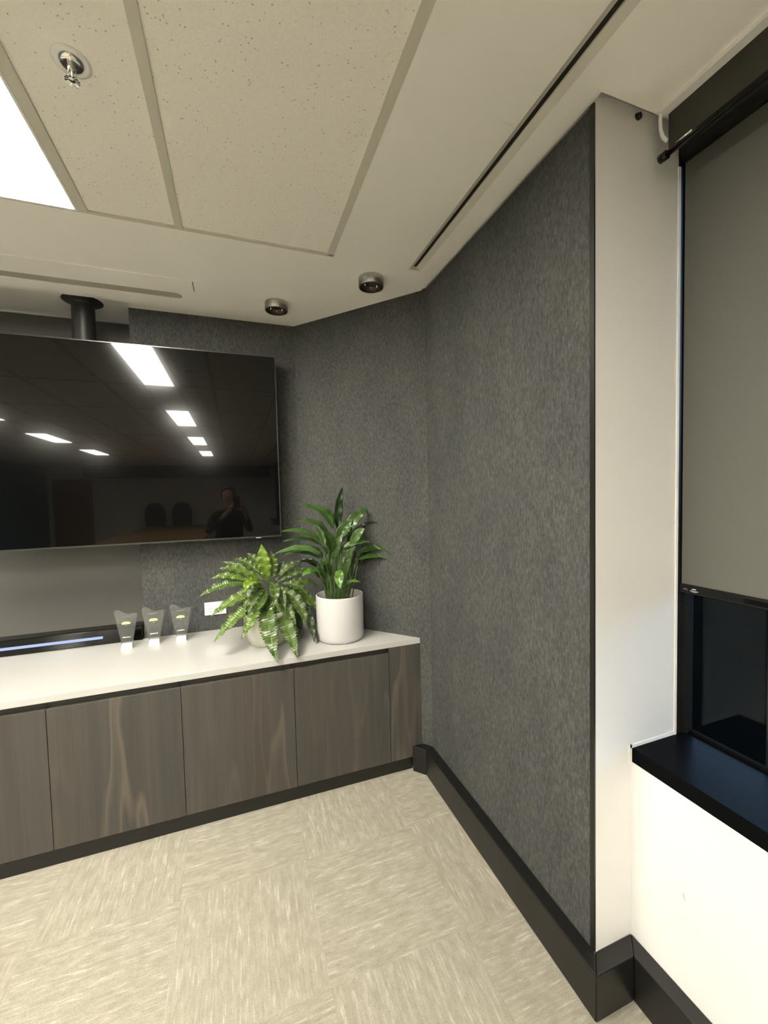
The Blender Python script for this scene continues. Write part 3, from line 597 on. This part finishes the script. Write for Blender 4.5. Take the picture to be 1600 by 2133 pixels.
o1 = (.142, 2.405, ZT)
t = empty('potted_fern', o1, 'bushy bird-nest fern with crinkled serrated leaves drooping over a cream pot', 'potted plant')
pot(t, [(0, 0), (.100, 0), (.106, .004), (.106, .012), (.112, .020), (.124, .07), (.130, .13), (.131, .17), (.131, .185), (.127, .187), (.124, .183), (.122, .16), (.118, .14)], M_POT1, .120, .150)
crn = Vector(FERN[0][0])
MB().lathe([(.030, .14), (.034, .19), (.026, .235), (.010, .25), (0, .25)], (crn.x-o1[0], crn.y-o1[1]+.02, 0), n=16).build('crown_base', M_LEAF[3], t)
for i, (b_, c_, e_, hw, tone) in enumerate(FERN):
    leaf(t, o1, (b_, c_, e_), hw, M_LEAF, tone, 'fern', 100+i)
# thin trailing tip on the leaf reaching to the trophies
MB().tube([Vector(p)-Vector(o1) for p in ((-.205, 2.35, 1.048), (-.222, 2.34, 1.032), (-.236, 2.33, 1.024))], [.0018, .0013, .0008], 6).build('leaf_tip', M_LEAF[1], t)
o2 = (.541, 2.300, ZT)
t = empty('potted_peace_lily', o2, 'taller plant with long arching lance-shaped leaves in a white cylinder pot', 'potted plant')
pot(t, [(0, 0), (.120, 0), (.129, .004), (.134, .014), (.136, .03), (.136, .252), (.1345, .256), (.131, .257), (.128, .254), (.127, .20), (.126, .19)], M_POT, .127, .205)
for i, (rt, b_, c_, e_, hw, tone) in enumerate(LILY):
    lf = leaf(t, o2, (b_, c_, e_), hw, M_LILY, tone, 'lily', 300+i)
    r0 = Vector(rt); r0.z = .97
    dd = Vector((r0.x-o2[0], r0.y-o2[1], 0)); 
    if dd.length > .075: dd *= .075/dd.length
    r0 = Vector((dd.x, dd.y, .205)); e0 = Vector(b_)-Vector(o2)
    ov = (e0.x+o2[0]-X1)*nx + (e0.y+o2[1]-YB)*ny + .012
    if ov > 0: e0.x -= nx*ov; e0.y -= ny*ov
    mid = r0*.45 + e0*.55 + Vector((0, 0, .02)); mid.x = r0.x*.6 + e0.x*.4
    pts = [p for p, _ in bez([r0, mid, e0], 8)]
    MB().tube(pts, [.0028, .0026, .0025, .0024, .0023, .0022, .002, .0019, .0018], 6).build('stem', M_STEM, t)
rs = random.Random(5)
for i in range(26):
    a = rs.uniform(0, 6.28); r_ = rs.uniform(.01, .07); h_ = rs.uniform(.16, .32); lean = rs.uniform(.02, .09)
    p0 = Vector((r_*math.cos(a), r_*math.sin(a)-.01, .205)); p2 = p0 + Vector((math.cos(a)*lean, math.sin(a)*lean*.6, h_))
    pts = [p for p, _ in bez([p0, p0*.7+p2*.3+Vector((0, 0, .04)), p2], 7)]
    MB().tube(pts, [.0026*(1-.6*k/8) for k in range(8)], 6).build('stem', M_STEM if i % 3 else M_LILY[1], t)
# ================================================================ THINGS SEEN ONLY IN THE TELEVISION GLASS
t = empty('meeting_table', (-1.7, -6.6, 0), 'long brown timber meeting table reflected in the television', 'table')
mtop = mat('brown table veneer', (.30, .17, .085), .3)
MB().prism([(-1.0, -2.6), (-.8, -2.8), (.8, -2.8), (1.0, -2.6), (1.0, 2.3), (.8, 2.5), (-.8, 2.5), (-1.0, 2.3)], .705, .735).build('tabletop', mtop, t, bevel=.004)
for yy in (-1.9, 1.7):
    MB().box(-.35, .35, yy-.05, yy+.05, .02, .705).box(-.45, .45, yy-.25, yy+.25, 0, .02).build('leg', M_POST, t)
MF = mat('black chair fabric', (.012, .012, .013), .8)
def chair(x, y, rz, label):
    t = empty('office_chair', (x, y, 0), label, 'chair', 'high-backed black chairs at the meeting table', rz=rz)
    MB().box(-.26, .26, -.25, .25, .44, .53).build('seat', MF, t, bevel=.03, seg=3)
    P = [(-.27, .55), (.27, .55), (.31, .95), (.29, 1.25), (.20, 1.42), (.08, 1.47), (-.08, 1.47), (-.20, 1.42), (-.29, 1.25), (-.31, .95)]
    MB().extr(P, 'Y', -.33, -.25).build('backrest', MF, t, bevel=.025, seg=3)
    MB().lathe([(.03, .07), (.03, .44)], n=16).build('column', M_POST, t)
    for s in (-1, 1): MB().tube([(s*.28, -.24, .6), (s*.31, -.2, .68), (s*.31, .12, .68), (s*.27, .15, .48)], .018, 8).build('armrest', M_POST, t)
    for k in range(5):
        a = k*1.2566; MB().tube([(0, 0, .09), (.29*math.cos(a), .29*math.sin(a), .065)], [.022, .014], 8).build('leg', M_POST, t)
        MB().tube([(.29*math.cos(a)-.02, .29*math.sin(a), .03), (.29*math.cos(a)+.02, .29*math.sin(a), .03)], .03, 12).build('caster', M_POST, t)
chair(-2.55, -9.75, 0, 'high-backed black chair at the far end of the table, closer to the timber door')
chair(-1.75, -9.75, 0, 'high-backed black chair at the far end of the table, further from the timber door')
# the person taking the photograph
def person():
    t = empty('person', (-.10, -.40, 0), 'person in dark shirt and trousers holding up a phone, reflected in television', 'person')
    J = {}; E = []; Rr = []
    def v(n_, p, r): J[n_] = len(Rr); Rr.append((Vector(p), r)); return J[n_]
    def e(a, b): E.append((J[a], J[b]))
    v('pelvis', (0, 0, .93), .15); v('waist', (0, 0, 1.10), .135); v('chest', (0, .0, 1.28), .155); v('neck0', (0, 0, 1.43), .085); v('neck', (0, .012, 1.49), .055)
    v('jaw', (0, .030, 1.555), .070); v('skull', (0, .015, 1.635), .088); v('crownp', (0, .005, 1.70), .062)
    for a, b in (('pelvis', 'waist'), ('waist', 'chest'), ('chest', 'neck0'), ('neck0', 'neck'), ('neck', 'jaw'), ('jaw', 'skull'), ('skull', 'crownp')): e(a, b)
    for s, q in ((-1, 'l'), (1, 'r')):
        hand = (.10 + s*.055, .345, 1.500)
        v('sh'+q, (s*.175, 0, 1.375), .066); v('el'+q, (s*.255, .13, 1.16), .045); v('wr'+q, (.10 + s*.085, .31, 1.435), .027); v('pa'+q, hand, .030)
        e('chest', 'sh'+q); e('sh'+q, 'el'+q); e('el'+q, 'wr'+q); e('wr'+q, 'pa'+q)
        v('hip'+q, (s*.095, 0, .86), .095); v('kn'+q, (s*.11, .02, .49), .062); v('an'+q, (s*.12, -.01, .10), .042); v('he'+q, (s*.12, .02, .045), .042); v('to'+q, (s*.135, .17, .032), .030)
        e('pelvis', 'hip'+q); e('hip'+q, 'kn'+q); e('kn'+q, 'an'+q); e('an'+q, 'he'+q); e('he'+q, 'to'+q)
    roots = [J['pelvis']]
    for s, q in ((-1, 'l'), (1, 'r')):        # four fingers behind the phone's edge and a thumb from the side of each palm
        hx, hy, hz = .10 + s*.055, .345, 1.500
        for k in range(4):
            ln = (.030, .036, .033, .025)[k]; z = hz - .018 + .016*k
            v('f0%s%d' % (q, k), (hx, hy+.012, z), .010); v('f1%s%d' % (q, k), (hx - s*.004, hy+.034, z+.004), .009); v('f2%s%d' % (q, k), (hx - s*(.004+ln*.6), hy+.037, z+.008), .0085)
            e('f0%s%d' % (q, k), 'f1%s%d' % (q, k)); e('f1%s%d' % (q, k), 'f2%s%d' % (q, k)); roots.append(J['f0%s%d' % (q, k)])
        v('t0'+q, (hx, hy-.010, hz-.008), .012); v('t1'+q, (hx - s*.014, hy-.002, hz+.022), .0105); v('t2'+q, (hx - s*.026, hy+.010, hz+.036), .009); e('t0'+q, 't1'+q); e('t1'+q, 't2'+q); roots.append(J['t0'+q])
    me = bpy.data.meshes.new('body'); me.from_pydata([p for p, _ in Rr], E, []); o = bpy.data.objects.new('body', me); COL.objects.link(o)
    sk = o.modifiers.new('skin', 'SKIN'); sk.use_smooth_shade = True
    me_sk = me.skin_vertices[0].data if me.skin_vertices else None
    if me_sk is None:
        bm = bmesh.new(); bm.from_mesh(me); bm.verts.layers.skin.verify(); bm.to_mesh(me); bm.free(); me_sk = me.skin_vertices[0].data
    for i, (_, r) in enumerate(Rr): me_sk[i].radius = (r, r); me_sk[i].use_root = i in roots
    me_sk[J['chest']].radius = (.165, .115); me_sk[J['waist']].radius = (.145, .105); me_sk[J['pelvis']].radius = (.155, .115)
    o.modifiers.new('sub', 'SUBSURF').levels = 2
    bpy.context.view_layer.update()
    ev = o.evaluated_get(bpy.context.evaluated_depsgraph_get()); nm = bpy.data.meshes.new_from_object(ev)
    bpy.data.objects.remove(o); nm.materials.clear()
    for m_ in (mat('skin', (.42, .24, .16), .5), mat('black shirt cloth', (.008, .008, .009), .9), mat('dark trousers', (.014, .015, .02), .9), mat('black shoes', (.01, .01, .01), .4)): nm.materials.append(m_)
    for p in nm.polygons:
        c = p.center; p.use_smooth = True
        near_hand = c.y > .27
        p.material_index = 0 if (c.z > 1.455 and c.y < .2) or near_hand else 1 if c.z > .95 else 2 if c.z > .09 else 3
    b_ = bpy.data.objects.new('body', nm); COL.objects.link(b_); b_.parent = t
    g = MB(); g.lathe([(.0, .105), (.045, .098), (.075, .075), (.093, .035), (.097, .0), (.090, -.04), (.078, -.06)], (0, -.012, 1.640), n=28)
    h_ = g.build('hair', mat('dark hair', (.015, .011, .008), .7), t)
    for vv in h_.data.vertices:
        if vv.co.y > .035 and vv.co.z < 1.70: vv.co.y = .035 + (vv.co.y-.035)*.1
    MB().tube([(0, .100, 1.635), (0, .122, 1.600), (0, .108, 1.590)], [.007, .013, .009], 10).build('nose', nm.materials[0], t)
    MB().tube([(-.024, .098, 1.565), (0, .106, 1.567), (.024, .098, 1.565)], [.003, .006, .003], 8).build('mouth', mat('lips', (.35, .13, .10), .5), t)
    for s in (-1, 1):
        MB().lathe([(0, .011), (.008, .008), (.011, 0), (.008, -.008), (0, -.011)], (s*.031, .088, 1.637), n=14).build('eye', mat('eye white', (.5, .5, .5), .2), t)
        MB().tube([(s*.086, .0, 1.605), (s*.097, -.006, 1.625), (s*.094, -.004, 1.650)], [.010, .015, .009], 8).build('ear', nm.materials[0], t)
    ph = empty('phone', (0.0, -.018, 1.46), 'black phone held upright by the person, reflected in the television', 'phone')
    MB().box(-.037, .037, -.004, .004, 0, .150).build('case', M_GLOSSB, ph, bevel=.003)
    MB().box(-.034, .034, -.0052, -.0042, .004, .146).build('screen', M_SCREEN, ph)
person()
